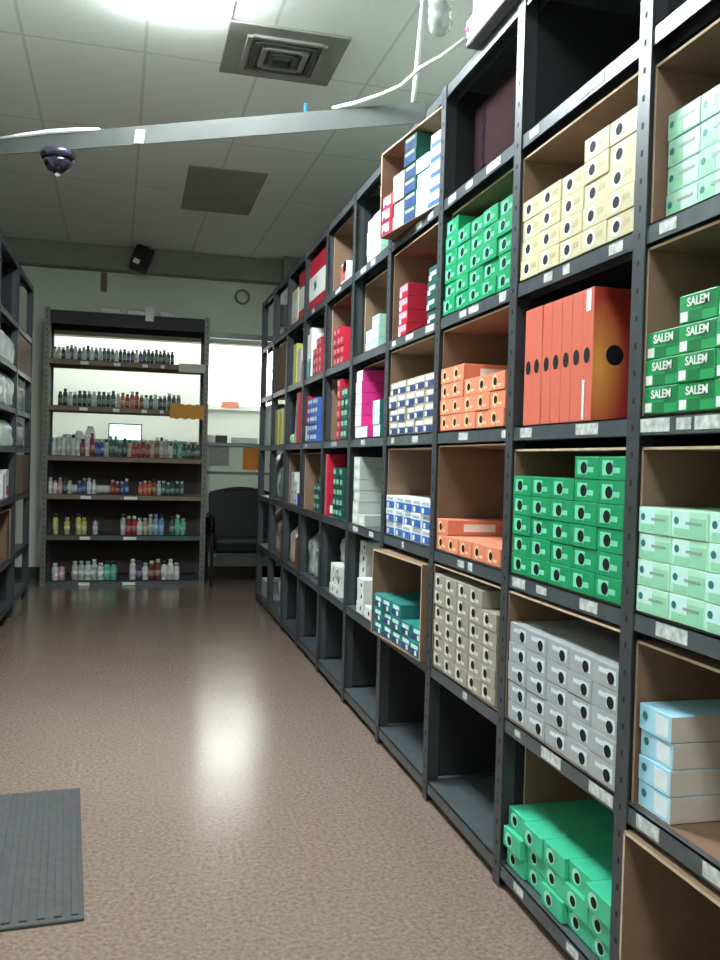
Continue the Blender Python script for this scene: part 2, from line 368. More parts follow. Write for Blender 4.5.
# prints: (part name, shape, u, v, half-u, half-v, material, layer) on the end face, u/v in 0..1 from the left / bottom
DOT = lambda u=.5, v=.5, r=.17, m=None: [('thumb_hole', 'e', u, v, r, r * 1.95, black, 2)]
KIND = {
 'cream': dict(m=cream, pr=DOT(.36, .5, .125) + [('end_label', 'e', .36, .5, .2, .4, white, 1), ('end_label', 'r', .72, .55, .12, .12, cream_d, 1)]),
 'green': dict(m=green, pr=[('end_label', 'r', .33, .52, .2, .32, green_l, 1), ('end_label', 'r', .66, .42, .13, .12, green_l, 1)] + DOT(.40, .5, .135)),
 'silver': dict(m=silver, pr=[('end_label', 'r', .74, .52, .17, .3, silver_l, 1), ('end_label', 'r', .42, .66, .17, .1, silver_l, 1)] + DOT(.72, .46, .135)),
 'taupe': dict(m=taupe, s=(.0945, .0467, .275), pr=[('end_label', 'r', .28, .52, .15, .38, taupe_l, 1), ('end_label', 'r', .62, .3, .13, .1, taupe_l, 1)] + DOT(.37, .55, .13)),
 'teal': dict(m=teal, pr=[('end_label', 'e', .34, .5, .2, .36, teal_l, 1)] + DOT(.38, .48, .12)),
 'orange': dict(m=orange2, s=(.0955, .0467, .275), pr=[('end_label', 'e', .34, .5, .17, .4, orange_l, 1), ('end_label', 'r', .66, .28, .12, .08, orange_l, 1)] + DOT(.38, .5, .12)),
 'bluewhite': dict(m=tan, pr=[('end_label', 'r', .52, .28, .46, .22, navy, 1), ('end_label', 'r', .55, .72, .36, .14, white_b, 1), ('price_sticker', 'r', .22, .26, .1, .16, white, 2)]),
 'blue': dict(m=white_b, pr=[('end_label', 'r', .52, .32, .47, .26, blue, 1), ('end_label', 'r', .5, .78, .36, .1, grey_c, 1), ('price_sticker', 'r', .26, .28, .1, .17, white, 2)]),
 'seagreen': dict(m=sea, s=(.093, .0467, .275), pr=[('end_label', 'r', .5, .3, .4, .2, navy, 1), ('end_label', 'r', .55, .7, .32, .14, tealw, 1), ('price_sticker', 'r', .68, .3, .1, .16, white, 2)]),
 'leaf': dict(m=salem, s=(.1, .049, .275), pr=[('end_label', 'r', .80, .66, .18, .3, salem_d, 1), ('end_label', 'r', .45, .22, .17, .2, salem_d, 1), ('price_sticker', 'r', .15, .24, .1, .17, white, 2)], text=('SALEM', .0205, .54, .70)),
 'mint': dict(m=mint, s=(.099, .0475, .275), pr=[('end_label', 'r', .28, .66, .24, .3, mint_b, 1), ('end_label', 'r', .74, .4, .22, .36, mint_d, 1), ('end_label', 'r', .3, .22, .2, .14, mint_d, 1), ('end_label', 'r', .64, .56, .22, .05, ink, 2), ('thumb_hole', 'e', .16, .62, .07, .14, dteal, 2)]),
 'softmint': dict(m=mint2, s=(.094, .0475, .275), pr=[('end_label', 'r', .74, .5, .24, .42, mint2_l, 1), ('end_label', 'r', .62, .62, .24, .06, ink, 2), ('end_label', 'r', .28, .3, .2, .2, mint_d, 1), ('thumb_hole', 'e', .14, .56, .07, .13, dteal, 2)]),
 'sky': dict(m=beige, top=sky, end=sky, pr=[('end_label', 'r', .72, .5, .2, .36, white_b, 1), ('thumb_hole', 'e', .2, .6, .08, .16, dteal, 2)], side=[('side_hole', 'e', .12, .5, .014, .016, black)]),
 'pink': dict(m=pink, end=pinkw, pr=[('end_label', 'r', .5, .5, .3, .25, white, 1)], side=[('side_label', 'r', .16, .5, .05, .008, cm('pale_magenta_print', (222, 110, 168)))]),
 'tealside': dict(m=dteal, end=tealw, pr=[('end_label', 'r', .5, .6, .34, .2, white, 1)]),
 'tealwhite': dict(m=mint2, end=tealw, pr=[('end_label', 'r', .5, .3, .4, .16, white, 1), ('end_label', 'r', .5, .74, .3, .08, mint_d, 1)]),
 'tealcase': dict(m=mint2, end=tealw, s=(.093, .0467, .275), pr=[('end_label', 'r', .5, .3, .4, .16, white, 1), ('end_label', 'r', .5, .74, .3, .08, mint_d, 1)]),
 'red': dict(m=red, end=red, pr=[('end_label', 'r', .5, .68, .46, .24, red_l, 1), ('price_sticker', 'r', .2, .24, .12, .16, white, 2)]),
 'redpack': dict(m=red, s=(.07, .046, .2), pr=[('end_label', 'r', .4, .6, .24, .24, red_l, 1)]),
 'darkgreen': dict(m=dgreen, pr=[('end_label', 'r', .5, .5, .3, .16, grey_c, 1), ('price_sticker', 'r', .2, .24, .11, .16, white, 2)]),
 'darkblue': dict(m=dgreen, s=(.093, .0467, .275), pr=[('end_label', 'r', .5, .36, .44, .26, navy, 1), ('end_label', 'r', .5, .8, .36, .1, grey_c, 1)]),
 'tanwhite': dict(m=tan, s=(.093, .0467, .275), pr=[('end_label', 'r', .45, .55, .36, .3, white, 1)]),
 'pinkred': dict(m=red, s=(.093, .0467, .275), pr=[('end_label', 'r', .4, .55, .34, .32, pinkw, 1), ('price_sticker', 'r', .25, .25, .12, .14, navy, 2)]),
 'whiteblue': dict(m=white_b, s=(.093, .0467, .275), pr=[('end_label', 'r', .5, .25, .44, .17, blue, 1)]),
 'grey': dict(m=grey_c, end=offwhite, pr=[('end_label', 'r', .5, .5, .3, .24, white, 1)]),
 'white': dict(m=offwhite, end=white, pr=[('thumb_hole', 'e', .7, .5, .1, .2, black, 1)]),
 'bluepack': dict(m=blue, s=(.062, .046, .2), pr=[('end_label', 'r', .5, .62, .34, .22, white_b, 1)]),
 'greenpack': dict(m=dgreen, s=(.062, .046, .2), pr=[('end_label', 'r', .5, .6, .34, .22, mint_d, 1)]),
}
CW, CH, CL = .099, .0467, .275
CACHE = {}
def carton_mesh(kind):
    if kind in CACHE: return CACHE[kind]
    d = KIND[kind]; w, h, L = d.get('s', (CW, CH, CL)); w -= .0012; h -= .0008
    m = MB(); m.box(0, L, -w / 2, w / 2, 0, h, d['m'], .0016)
    fi = m.mi(d.get('end', d['m'])); ti = m.mi(d.get('top', d['m']))
    m.bm.faces.ensure_lookup_table()
    for f in m.bm.faces:
        n = f.normal
        if n.x < -.9: f.material_index = fi
        elif n.z > .9: f.material_index = ti
    main = m.mesh(kind + '_carton'); parts = {}
    for (nm, sh, u, v, hu, hv, mm, ly) in d['pr']:
        p = parts.setdefault(nm, MB()); y, z, x = w / 2 - u * w, v * h, -.0005 * ly
        if sh == 'e': p.xdisc(x, y, z, hu * w, hv * h, mm)
        else: p.box(x, x + .0004, y - hu * w, y + hu * w, z - hv * h, z + hv * h, mm)
    for (nm, sh, xx, v, hu, hv, mm) in d.get('side', ()):
        p = parts.setdefault(nm, MB()); y = -w / 2 - .0005
        if sh == 'e': p.ydisc(xx, y, v * h, hu, hv, mm)
        else: p.box(xx - hu, xx + hu, y, y + .0004, v * h - hv, v * h + hv, mm)
    out = [(n, p.mesh(n)) for n, p in parts.items()]
    if 'text' in d:
        tx, sz, u, v = d['text']; me = face_x(text_mesh(tx, sz, white)); me.transform(Matrix.Translation((-.0018, w / 2 - u * w, v * h))); out.append(('lettering', me))
    CACHE[kind] = (main, out); return CACHE[kind]
def carton(kind, loc, label, group, rz=0., cat='carton', name='carton'):
    if kind.endswith('pack'): cat, name = 'pack', 'pack'
    elif kind in ('white', 'grey'): cat, name = 'box', 'small_box'
    main, parts = carton_mesh(kind)
    o = tag(link(name, main, None, loc, rz), label, cat, group)
    for n, me in parts: link(n, me, o)
    return o
def ZS(k): return LV[k] + .0165
def stack(b, k, kind, cols, u0, rec, adj, where, jit=.004, zoff=0., gap=0.):
    w, h, L = KIND[kind].get('s', (CW, CH, CL)); n = max(cols)
    for j, c in enumerate(cols):
        for r in range(c):
            y = PY(b - 1) - (u0 + (j + .5) * (w + gap))
            rw = 'bottom row' if r == 0 else 'top row' if r == n - 1 else ORD[r + 1] + ' row up'
            cl = '' if len(cols) == 1 else (', ' + ('left column' if j == 0 else 'right column') if len(cols) == 2 else ', ' + ORD[j + 1] + ' from left')
            carton(kind, (XR + .002 + rec + R.uniform(0, jit), y, ZS(k) + zoff + r * h), f'{adj}, {rw}{cl}, {where}', f'{adj}s {where}', R.uniform(-.004, .004) * .5)

def case(b, k, label, u0=.012, u1=.538, h=.30, dep=.40, rec=.012, top=True, mm=card, name='cardboard_case', right=True, zoff=0.):
    """an open carton case lying on its side, mouth towards the aisle"""
    t = .005; W = u1 - u0; m = MB(); dep = min(dep, .425 - rec); h = min(h, LV[k + 1] - LV[k] - .0395)
    m.box(0, dep, -W, 0, 0, t * .4, mm)
    if top: m.box(0, dep, -W, 0, h - t, h, mm)
    m.box(0, dep, -t, 0, t * .4, h - t, mm)
    if right: m.box(0, dep, -W, -W + t, t * .4, h - t, mm)
    m.box(dep - t, dep, -W + t, -t, t * .4, h - t, mm)
    m.box(-.0012, -.0001, -t, 0, 0, h, card_edge)
    if right: m.box(-.0012, -.0001, -W, -W + t, 0, h, card_edge)
    if top: m.box(-.0012, -.0001, -W, 0, h - t, h, card_edge)
    return tag(m.build(name, None, (XR + .004 + rec, PY(b - 1) - u0, ZS(k) - .0004 + zoff)), label, 'cardboard box')
CT = .0028                                                       # carton rests on the floor sheet of its case

# --- nearest bay on the right
case(1, 4, 'open brown cardboard case holding soft mint cartons at upper right', rec=0.012, h=.29)
stack(1, 4, 'softmint', [4, 4], 0.036, 0.026, 'soft mint carton', 'in the upper right case', zoff=CT)
case(1, 3, 'open brown cardboard case holding lettered leaf green cartons', rec=0.008, h=.315)
stack(1, 3, 'leaf', [3, 4, 4], 0.021, 0.004, 'lettered leaf green carton', 'beside the orange cartons', zoff=CT)
case(1, 2, 'open brown cardboard case holding pale mint cartons', rec=0.010)
stack(1, 2, 'mint', [4, 4, 4], 0.021, 0.002, 'pale mint carton', 'below the leaf green cartons', zoff=CT)
case(1, 1, 'open brown cardboard case holding four sky blue cartons', rec=0.012)
stack(1, 1, 'sky', [4], 0.028, 0.008, 'sky blue and beige carton', 'of the single stack at right', .012, zoff=CT)
case(1, 0, 'empty brown cardboard case on the lowest shelf at the right edge', rec=-.008, u0=.022, u1=.53, h=.31)
# --- second bay
case(2, 4, 'open brown cardboard case behind cream cartons', rec=0.008)
stack(2, 4, 'cream', [4, 4, 4, 5, 5], 0.024, 0.004, 'cream carton', 'above the upright orange cartons', zoff=CT)
# upright orange cartons
um = MB(); um.box(0, .088, -.0225, .0225, 0, .272, orange, .0016)
um.bm.faces.ensure_lookup_table(); ri = um.mi(red_o)
for f in um.bm.faces:
    if f.normal.y < -.9: f.material_index = ri
umesh = um.mesh('upright_carton')
uh = MB().xdisc(-.0008, 0, .135, .0125, .0165, black).mesh('thumb_hole')
ush = MB().ydisc(.05, -.0232, .135, .02, .021, black).mesh('side_hole')
red_o_nt = red_o.node_tree; gd = red_o_nt.nodes.new('ShaderNodeTexGradient'); gd.gradient_type = 'SPHERICAL'       # amber sunburst printed on the side panel
gm = red_o_nt.nodes.new('ShaderNodeMapping'); gm.vector_type = 'POINT'; gm.inputs['Location'].default_value = (-.02 * 17, .0225 * 17, -.11 * 7); gm.inputs['Scale'].default_value = (17, 17, 7)
gx = red_o_nt.nodes.new('ShaderNodeMix'); gx.data_type = 'RGBA'; gc = [n for n in red_o_nt.nodes if n.type == 'TEX_COORD'][0]; gb = red_o_nt.nodes['Principled BSDF']
old = gb.inputs['Base Color'].links[0].from_socket
red_o_nt.links.new(gc.outputs['Object'], gm.inputs['Vector']); red_o_nt.links.new(gm.outputs['Vector'], gd.inputs['Vector']); red_o_nt.links.new(gd.outputs['Fac'], gx.inputs[0])
red_o_nt.links.new(old, gx.inputs[6]); gx.inputs[7].default_value = srgb((226, 156, 74)); red_o_nt.links.new(gx.outputs[2], gb.inputs['Base Color'])
for i in range(7):
    o = tag(link('carton', umesh, None, (XR + .010 + R.uniform(0, .002), PY(1) - .075 - .0462 * i, ZS(3)), 0),
            f'orange carton standing upright, {ORD[i + 1]} spine from left in the row', 'carton', 'orange cartons standing upright')
    link('thumb_hole', uh, o); 
    if i == 6:
        link('side_hole', ush, o)
        MB().box(-.0012, -.0006, -.012, .006, .225, .268, paper).build('barcode_sticker', o)
        MB().box(-.0012, -.0006, .006, .0145, .004, .085, paper).build('paper_strip', o)
case(2, 2, 'open brown cardboard case behind bright green cartons of the middle shelf', rec=0.008)
stack(2, 2, 'green', [5, 5, 5, 6, 6], 0.024, 0.003, 'bright green carton', 'below the upright orange cartons', zoff=CT)
case(2, 1, 'open brown cardboard case around silver cartons', rec=0.003, h=.31)
stack(2, 1, 'silver', [5, 5, 5, 5, 5], 0.024, 0.003, 'silver carton', 'below the bright green cartons', zoff=CT)
case(2, 0, 'open brown cardboard case behind teal green cartons on the lowest shelf', rec=.06, h=.31)
stack(2, 0, 'teal', [3, 3, 3, 3, 3], 0.024, 0.004, 'teal green carton', 'on the lowest shelf', .02, zoff=CT)
# --- third bay
mv = tag(MB().box(0, .33, -.47, 0, 0, .27, card_dark, .004).build('shipping_case', None, (XR + .085, PY(2) - .04, ZS(5))), 'closed dark red-brown case lettered in black near the ceiling', 'cardboard box')
lm = face_x(text_mesh('MAVERICK', .040, mat('violet_print', (20, 12, 26), .8, spec=.1)), rot=math.pi / 2); lm.transform(Matrix.Translation((-.002, -.075, .152))); link('lettering', lm, mv)
case(3, 4, 'open brown cardboard case behind green cartons of the upper shelf', rec=.03, h=.32)
stack(3, 4, 'green', [6, 5, 5, 5, 5], 0.024, 0.004, 'dotted green carton', 'left of the cream cartons', .008, zoff=CT)
case(3, 3, 'open brown cardboard case holding seventeen orange cartons', rec=.012, h=.31)
stack(3, 3, 'orange', [4, 4, 3, 3, 3], 0.022, 0.004, 'light orange carton', 'left of upright orange cartons', zoff=CT)
case(3, 2, 'nearly empty brown cardboard case with two layers of orange cartons', rec=.008, h=.315)
stack(3, 2, 'orange', [2, 1, 1, 1, 1], 0.022, 0.004, 'light orange carton', 'in the nearly empty case', zoff=CT)
for (k, j, r) in ((3, 1, 3), (2, 0, 1)):                          # white stickers on the long sides of the topmost ones
    for o in COL.objects:
        if o.get('label', '').startswith('light orange carton, ' + ('top row, second from left, left of' if k == 3 else 'top row, first from left, in the nearly')):
            MB().box(.05, .15, -.0955 / 2, -.0955 / 2 + .0009, .012, .034, paper).build('paper_sticker', o)
case(3, 1, 'open brown cardboard case around taupe cartons', rec=0.004, h=.31)
stack(3, 1, 'taupe', [6, 6, 6, 6, 5], 0.022, 0.003, 'taupe carton', 'below the nearly empty case', zoff=CT)
# --- fourth bay
case(4, 5, 'brown case of mixed cartons jutting out below the overhead bar', rec=.003, h=.298, dep=.30, u0=.05, u1=.532)
WH = 'in the case under the overhead bar'
stack(4, 5, 'pinkred', [3], 0.056, .004, 'pink and red carton', WH, .008, zoff=CT)
stack(4, 5, 'tanwhite', [4], 0.15, .004, 'tan and white carton', WH, .01, zoff=CT)
stack(4, 5, 'darkblue', [6], 0.244, .004, 'navy and dark green carton', WH, .01, zoff=CT)
stack(4, 5, 'tealcase', [4], 0.338, .004, 'teal and white carton', WH, .01, zoff=CT)
stack(4, 5, 'whiteblue', [5], 0.432, .004, 'white and blue carton', WH, .01, zoff=CT)
def swing(words, b, k, a):                                        # turn a case and its cartons about the near corner of the bay
    pv = Vector((XR, PY(b - 2) + .02, 0)); Mr = Matrix.Translation(pv) @ Matrix.Rotation(a, 4, 'Z') @ Matrix.Translation(-pv)
    for o in COL.objects:
        if o.parent is None and any(w_ in o.get('label', '') for w_ in words):
            o.location = Mr @ o.location; o.rotation_euler.z += a
swing((WH, 'jutting out below the overhead bar'), 4, 5, .125)
case(4, 4, 'open brown cardboard case holding red and dark green cartons', rec=.012, h=.31)
stack(4, 4, 'red', [4], .05, .02, 'red carton', 'of the stack under the mixed case', .006, zoff=CT)
stack(4, 4, 'darkgreen', [4], .37, .02, 'dark green carton', 'to the right of red cartons', .006, zoff=CT)
case(4, 3, 'open brown cardboard case holding navy and tan cartons', rec=.010, h=.31)
stack(4, 3, 'bluewhite', [4, 4, 4, 4, 4], 0.022, 0.004, 'navy and tan carton', 'left of light orange cartons', .008, zoff=CT)
case(4, 2, 'open brown cardboard case holding three rows of blue cartons', rec=.010, h=.31)
stack(4, 2, 'blue', [3, 3, 3, 3, 3], 0.022, 0.004, 'blue and white carton', 'left of the nearly empty case', .008, zoff=CT)
case(4, 1, 'open brown case of sea green cartons jutting out of the lower shelf', rec=-.02, h=.30, u0=.035, u1=.52)
stack(4, 1, 'seagreen', [3, 3, 3, 2, 2], .0415, -.016, 'sea green carton', 'in the jutting lower case', .01, zoff=CT)
swing(('in the jutting lower case', 'jutting out of the lower shelf'), 4, 1, .05)
# --- fifth bay
stack(5, 5, 'tealwhite', [4, 4], .13, .02, 'teal and white carton', 'on the topmost stocked shelf')
case(5, 4, 'open pale cardboard case holding five teal and white cartons', rec=.05, h=.31)
stack(5, 4, 'tealwhite', [2, 3], .11, .03, 'teal and white carton', 'in the pale case', zoff=CT)
case(5, 3, 'open brown cardboard case behind magenta cartons', rec=.05, h=.312)
stack(5, 3, 'pink', [6], .04, .012, 'magenta carton', 'of the tall magenta stack', zoff=CT)
stack(5, 3, 'pink', [1], .137, .014, 'short-stacked magenta carton', 'beside the tall magenta stack', zoff=CT)
stack(5, 3, 'tealside', [3], .33, .01, 'dark teal carton', 'right of the magenta stack', zoff=CT)
stack(5, 2, 'grey', [6], .04, .012, 'grey and white box', 'of the tall grey stack')
stack(5, 2, 'grey', [1], .14, .012, 'single grey and white box', 'beside the tall grey stack')
stack(5, 1, 'white', [6], .03, .05, 'white box', 'of the tall white stack')
stack(5, 1, 'white', [3, 1], .14, .010, 'dotted white box', 'in front of the jutting case', gap=.03)

# --- generic goods for the far bays
def goods(b, k, u, wd, dp, h, rec, m, name, label, cat, front=None, side=None, z=0., lean=0.):
    o = MB(); o.box(0, dp, -wd, 0, 0, h, m, min(.003, wd / 6))
    ob = tag(o.build(name, None, (XR + .008 + rec, PY(b - 1) - u, ZS(k) + z)), label, cat)
    ob.rotation_euler.x = lean
    if front:
        for i, (a, b_, c, d_, mm) in enumerate(front): MB().box(-.0016, -.0006, -wd * b_, -wd * a, h * c, h * d_, mm).build('front_label', ob)
    if side:
        for (a, b_, c, d_, mm) in side: MB().box(dp * a, dp * b_, -wd - .0016, -wd - .0006, h * c, h * d_, mm).build('side_label', ob)
    return ob
def bag(b, k, u, wd, dp, h, rec, m, label, name='plastic_bag', seed=0, z=0., root=None, loc=None):
    bm = bmesh.new(); bmesh.ops.create_cube(bm, size=1); bmesh.ops.subdivide_edges(bm, edges=bm.edges[:], cuts=9, use_grid_fill=True)
    for v in bm.verts:
        p = v.co.copy(); t = p.z + .5
        q = Vector((p.x, p.y, 0)); 
        rr = max(abs(p.x), abs(p.y)); l = q.length
        if l > 1e-6: q = q * (1 - .25 * (1 - rr / l))
        pin = 1 - .55 * max(0, t - .72) / .28
        n_ = noise.noise(Vector((p.x * 3 + seed, p.y * 3, p.z * 4))) * .14
        s_ = .84 * pin
        v.co = Vector(((q.x * s_ + .5) * dp + n_ * dp * .45 * (1 if t > .02 else 0), -(.5 - q.y * s_) * wd + n_ * wd * .3, t * h))
        v.co.x = min(max(v.co.x, 0), dp); v.co.y = min(max(v.co.y, -wd), 0)
        if t < .02: v.co.z = 0
    mb = MB(); mb.add(bm, m, True)
    L = loc or (XR + .008 + rec, PY(b - 1) - u, ZS(k) + z)
    o = tag(mb.build(name, None, L), label, 'bag'); 
    return o
film = mat('grey_film', (150, 154, 150), .25, 0, .2, 22, .5); film_d = mat('dark_film', (84, 86, 84), .3, 0, .25, 20, .5); film_w = mat('white_film', (206, 208, 204), .28, 0, .15, 22, .4); film_b = mat('beige_film', (176, 166, 146), .35, 0, .2, 16, .4); film_c = mat('clear_film', (166, 176, 172), .15, 0, .2, 18, .5)
# sixth bay
case(6, 5, 'open brown case with an orange and white packet near the ceiling', rec=.03, h=.31, u1=.50)
goods(6, 5, .15, .11, .1, .12, .03, white, 'packet', 'orange and white packet inside a high brown case', 'packet', [(.1, .8, .3, .9, orange), (.5, .95, .6, .98, black)], z=CT)
case(6, 4, 'open brown case holding red packs, left of the pale case', rec=.03, h=.31, u1=.40)
stack(6, 4, 'redpack', [4, 4, 3], .06, .028, 'small red pack', 'left of the pale case', zoff=CT)
goods(6, 3, .02, .012, .38, .30, .03, card, 'cardboard_divider', 'brown cardboard sheet standing left of red and green packs', 'cardboard')
stack(6, 3, 'redpack', [6], .25, .01, 'small red pack', 'left of the magenta cartons')
stack(6, 3, 'greenpack', [5, 5], .33, .01, 'small green pack', 'left of the magenta cartons')
ob = goods(6, 2, .03, .05, .09, .292, .006, red, 'carton', 'tall crimson carton with white vertical lettering standing on end', 'carton', [(.3, .8, .02, .98, cm('rose_print', (214, 92, 112)))], [(.18, .95, .03, .16, white)])
lm = face_y(text_mesh('MAVERICK', .034, white), rot=math.pi / 2); lm.transform(Matrix.Translation((.05, -.0518, .15))); link('lettering', lm, ob)
stack(6, 2, 'greenpack', [5, 4, 5], .2, .012, 'small green pack', 'beside the tall crimson carton')
stack(6, 1, 'white', [3, 3], .17, .012, 'dotted white box', 'left of the tall white stack', .008)
bag(6, 1, .08, .3, .2, .14, .05, film_w, 'white wrapped bundle resting on white cartons', 'wrapped_bundle', 3, z=3 * CH + .0005)
# seventh bay
ob = goods(7, 5, .03, .46, .3, .27, .010, red, 'carton', 'large red and white case nearest the ceiling in the middle distance', 'carton', [(.02, .98, .2, .66, white), (.3, .42, .36, .52, ink)], [(.02, .98, .2, .66, white)])
for i, u in enumerate((.03, .085)):
    goods(7, 4, u, .05, .2, (.235, .265)[i], .008, white, 'packet', ('left', 'right')[i] + ' one of two tall white and teal packets standing on end', 'packet', [(.05, .95, .02, .38, dteal if i else cm('aqua_print', (110, 180, 190)))], [(.05, .95, .02, .38, dteal)])
stack(7, 4, 'redpack', [3, 4, 4], .20, .012, 'small red pack', 'right of tall white packets')
goods(7, 3, .03, .05, .2, .25, .010, red, 'carton', 'plain crimson carton standing left of blue packs', 'carton', [(.1, .9, .04, .36, white)])
stack(7, 3, 'bluepack', [5, 5, 5, 5], .10, .010, 'small blue pack', 'right of a crimson carton')
case(7, 2, 'open brown case of small green packs left of the crimson carton', rec=.02, h=.30)
stack(7, 2, 'greenpack', [3, 3, 4], .27, .02, 'small green pack', 'in a far brown case', zoff=CT)
for i in range(3): bag(7, 1, .03 + .165 * i, .155, .3, (.25, .22, .27)[i], .01, film, ('left', 'middle', 'right')[i] + ' one of three grey plastic bags on the lower far shelf', seed=i * 5)
# eighth bay
goods(8, 5, .03, .2, .2, .21, .012, cm('ivory_card', (216, 212, 172)), 'carton', 'ivory carton with a white panel beside the red and white case', 'carton', [(.05, .95, .22, .68, white)])
goods(8, 5, .27, .24, .3, .27, .010, red, 'carton', 'smaller red and white case left of the large one', 'carton', [(.05, .95, .2, .66, white)])
goods(8, 4, .12, .1, .08, .24, .012, yellow, 'carton', 'single lime yellow carton on the second shelf from the top', 'carton')
goods(8, 4, .26, .12, .2, .2, .012, offwhite, 'carton', 'off-white carton right of the single lime yellow carton', 'carton')
goods(8, 4, .40, .1, .2, .12, .010, red, 'packet', 'dark red packet right of an off-white carton', 'packet')
ob = goods(8, 3, .17, .03, .14, .25, .02, film_c, 'wrapped_packet', 'silver wrapped packet leaning against a red carton', 'packet', lean=.2, z=.0065)
goods(8, 3, .30, .085, .2, .29, .008, red, 'carton', 'tall crimson carton beside the leaning silver packet', 'carton')
j = tag(MB().lathe([(.02, 0), (.03, .008), (.033, .03), (.03, .05), (.018, .058)], mat('pale_green_plastic', (176, 206, 160), .3)).build('jar', None, (XR + .05, PY(7) - .09, ZS(3))), 'round pale green jar below the leaning silver packet', 'jar')
case(8, 2, 'open brown case holding white cartons in the far distance', rec=.03, h=.30)
stack(8, 2, 'white', [4, 3], .12, .022, 'white box', 'in the far brown case', zoff=CT)
goods(8, 2, .36, .07, .05, .07, .012, cm('royal_blue_card', (40, 44, 190)), 'packet', 'royal blue packet at the foot of white cartons', 'packet', z=CT)
bag(8, 1, .04, .22, .25, .24, .01, film_b, 'beige plastic bag on the lower shelf left of grey bags', seed=11)
goods(8, 1, .30, .1, .1, .17, .02, cm('brick_card', (150, 72, 54)), 'packet', 'brick red packet beside the beige plastic bag', 'packet')
# ninth bay
bag(9, 5, .06, .42, .3, .27, .01, film_d, 'dark grey plastic bag on the far topmost shelf', seed=21)
goods(9, 4, .05, .4, .3, .29, .010, card, 'cardboard_box', 'tall brown cardboard box in the far bay above yellow cartons', 'cardboard box')
for i in range(3):
    goods(9, 3, .05 + .15 * i, .12, .1, .23, .010, yellow, 'carton', ('left', 'middle', 'right')[i] + ' one of three lime yellow cartons with pink tops', 'carton', [(.2, .8, .86, .99, pinkw)])
bag(9, 2, .05, .42, .3, .28, .01, film, 'grey plastic bag below the three lime yellow cartons', seed=31)
bag(9, 1, .05, .3, .3, .27, .01, film_b, 'beige plastic bag with red packet beside it in the far bay', seed=41)
goods(9, 1, .37, .1, .1, .2, .012, cm('brick_card', (150, 72, 54)), 'packet', 'brick red packet beside the far beige bag', 'packet')
bag(9, 0, .2, .26, .25, .26, .01, film_w, 'white plastic bag on the far lowest shelf', seed=51)
# tenth bay (open, light falls through)
bag(10, 4, .05, .45, .33, .29, .02, film, 'grey film-wrapped bundle at the far end of the shelving', 'wrapped_bundle', 61)
goods(10, 3, .06, .40, .3, .20, .02, white, 'carton', 'plain white carton at the far end, under a smaller white one', 'carton')
goods(10, 3, .08, .34, .28, .085, .02, white, 'carton', 'small white carton on top of the far plain white one', 'carton', z=.2012)
bag(10, 2, .05, .45, .33, .31, .02, film_c, 'clear film-wrapped bundle at the far end below white cartons', 'wrapped_bundle', 71)
bag(10, 1, .06, .42, .3, .26, .02, film_b, 'beige wrapped bundle at the far end near the floor', 'wrapped_bundle', 81)
goods(10, 0, .1, .3, .25, .12, .02, offwhite, 'carton', 'low off-white carton on the lowest shelf at the far end', 'carton')

# ------------------------------------------------------------------ left rack goods
def lgoods(y, d, wd, dp, h, z, m, name, label, cat, grp=None, bagged=False, seed=0):
    if bagged:
        o = bag(1, 1, 0, wd, dp, h, 0, m, label, name, seed, loc=(-.715 - d - dp, y + wd / 2, z)); o['category'] = cat
    else:
        o = tag(MB().box(-dp, 0, -wd / 2, wd / 2, 0, h, m, .004).build(name, None, (-.722 - d, y, z)), label, cat)
    if grp: o['group'] = grp
    return o
zl = {0: .107, 1: .3865, 2: .7565, 3: 1.0665, 4: 1.3065, 5: 1.5615, 6: 1.8365}
for k, m1, nm in ((5, film_w, 'upper'), (4, film_w, 'middle'), (3, mat('mint_film', (196, 214, 202), .3, 0, .1, 20, .3), 'lower')):
    for i in range(6):
        lgoods(5.75 - .108 * i, -.012 + R.uniform(0, .008), .105, .2, .19 + R.uniform(-.02, .015) if k > 3 else .16, zl[k], m1, 'pouch',
               f'white pouch, {ORD[i + 1]} from the far end of the {nm} white row at left', 'pouch', f'white pouches in the {nm} row at left', True, i * 3 + k)
bt = tag(MB().lathe([(.03, 0), (.036, .01), (.036, .12), (.02, .16), (.014, .165), (.014, .19)], mat('blue_plastic', (52, 120, 140), .3)).build('bottle', None, (-.76, 5.838 - .02 - .02, zl[5])), 'teal blue bottle at the end of the upper white row at left', 'bottle')
bt.location = (-.76, 5.83, zl[5]) ; bt.location.x = -.775; bt.location.y = 5.807
for o in list(COL.objects):
    if o.get('label', '').startswith('white pouch,') and 'upper' in o['label']: o.location.y -= .03
case_l = lgoods(6.26, -.008, .68, .3, .33, zl[5] - .045, red_brown, 'cardboard_box', 'reddish brown box wrapped in film on the far left shelving', 'cardboard box')
case_l.location.z = zl[5]; case_l.scale.z = .69
lgoods(6.25, -.006, .74, .3, .215, zl[4], film, 'wrapped_bundle', 'upper grey film-wrapped bundle on the far left shelving', 'bag', None, True, 4)
lgoods(6.25, -.006, .74, .3, .2, zl[3], film, 'wrapped_bundle', 'lower grey film-wrapped bundle on the far left shelving', 'bag', None, True, 9)
for i in range(2): lgoods(6.44 - .35 * i, -.006, .33, .3, .26, zl[2], (card, brown_shelf)[i], 'cardboard_box', ('far', 'near')[i] + ' one of two brown boxes on the far left shelving', 'cardboard box')
lgoods(5.70, .015, .12, .2, .17, zl[2], white, 'carton', 'white and red carton on the left shelving', 'carton')
MB().box(.0006, .0016, -.055, .055, .02, .07, red).build('front_label', [o for o in COL.objects if o.get('label') == 'white and red carton on the left shelving'][0])
lgoods(5.56, .015, .12, .2, .15, zl[2], white, 'carton', 'plain white carton on the left shelving', 'carton')
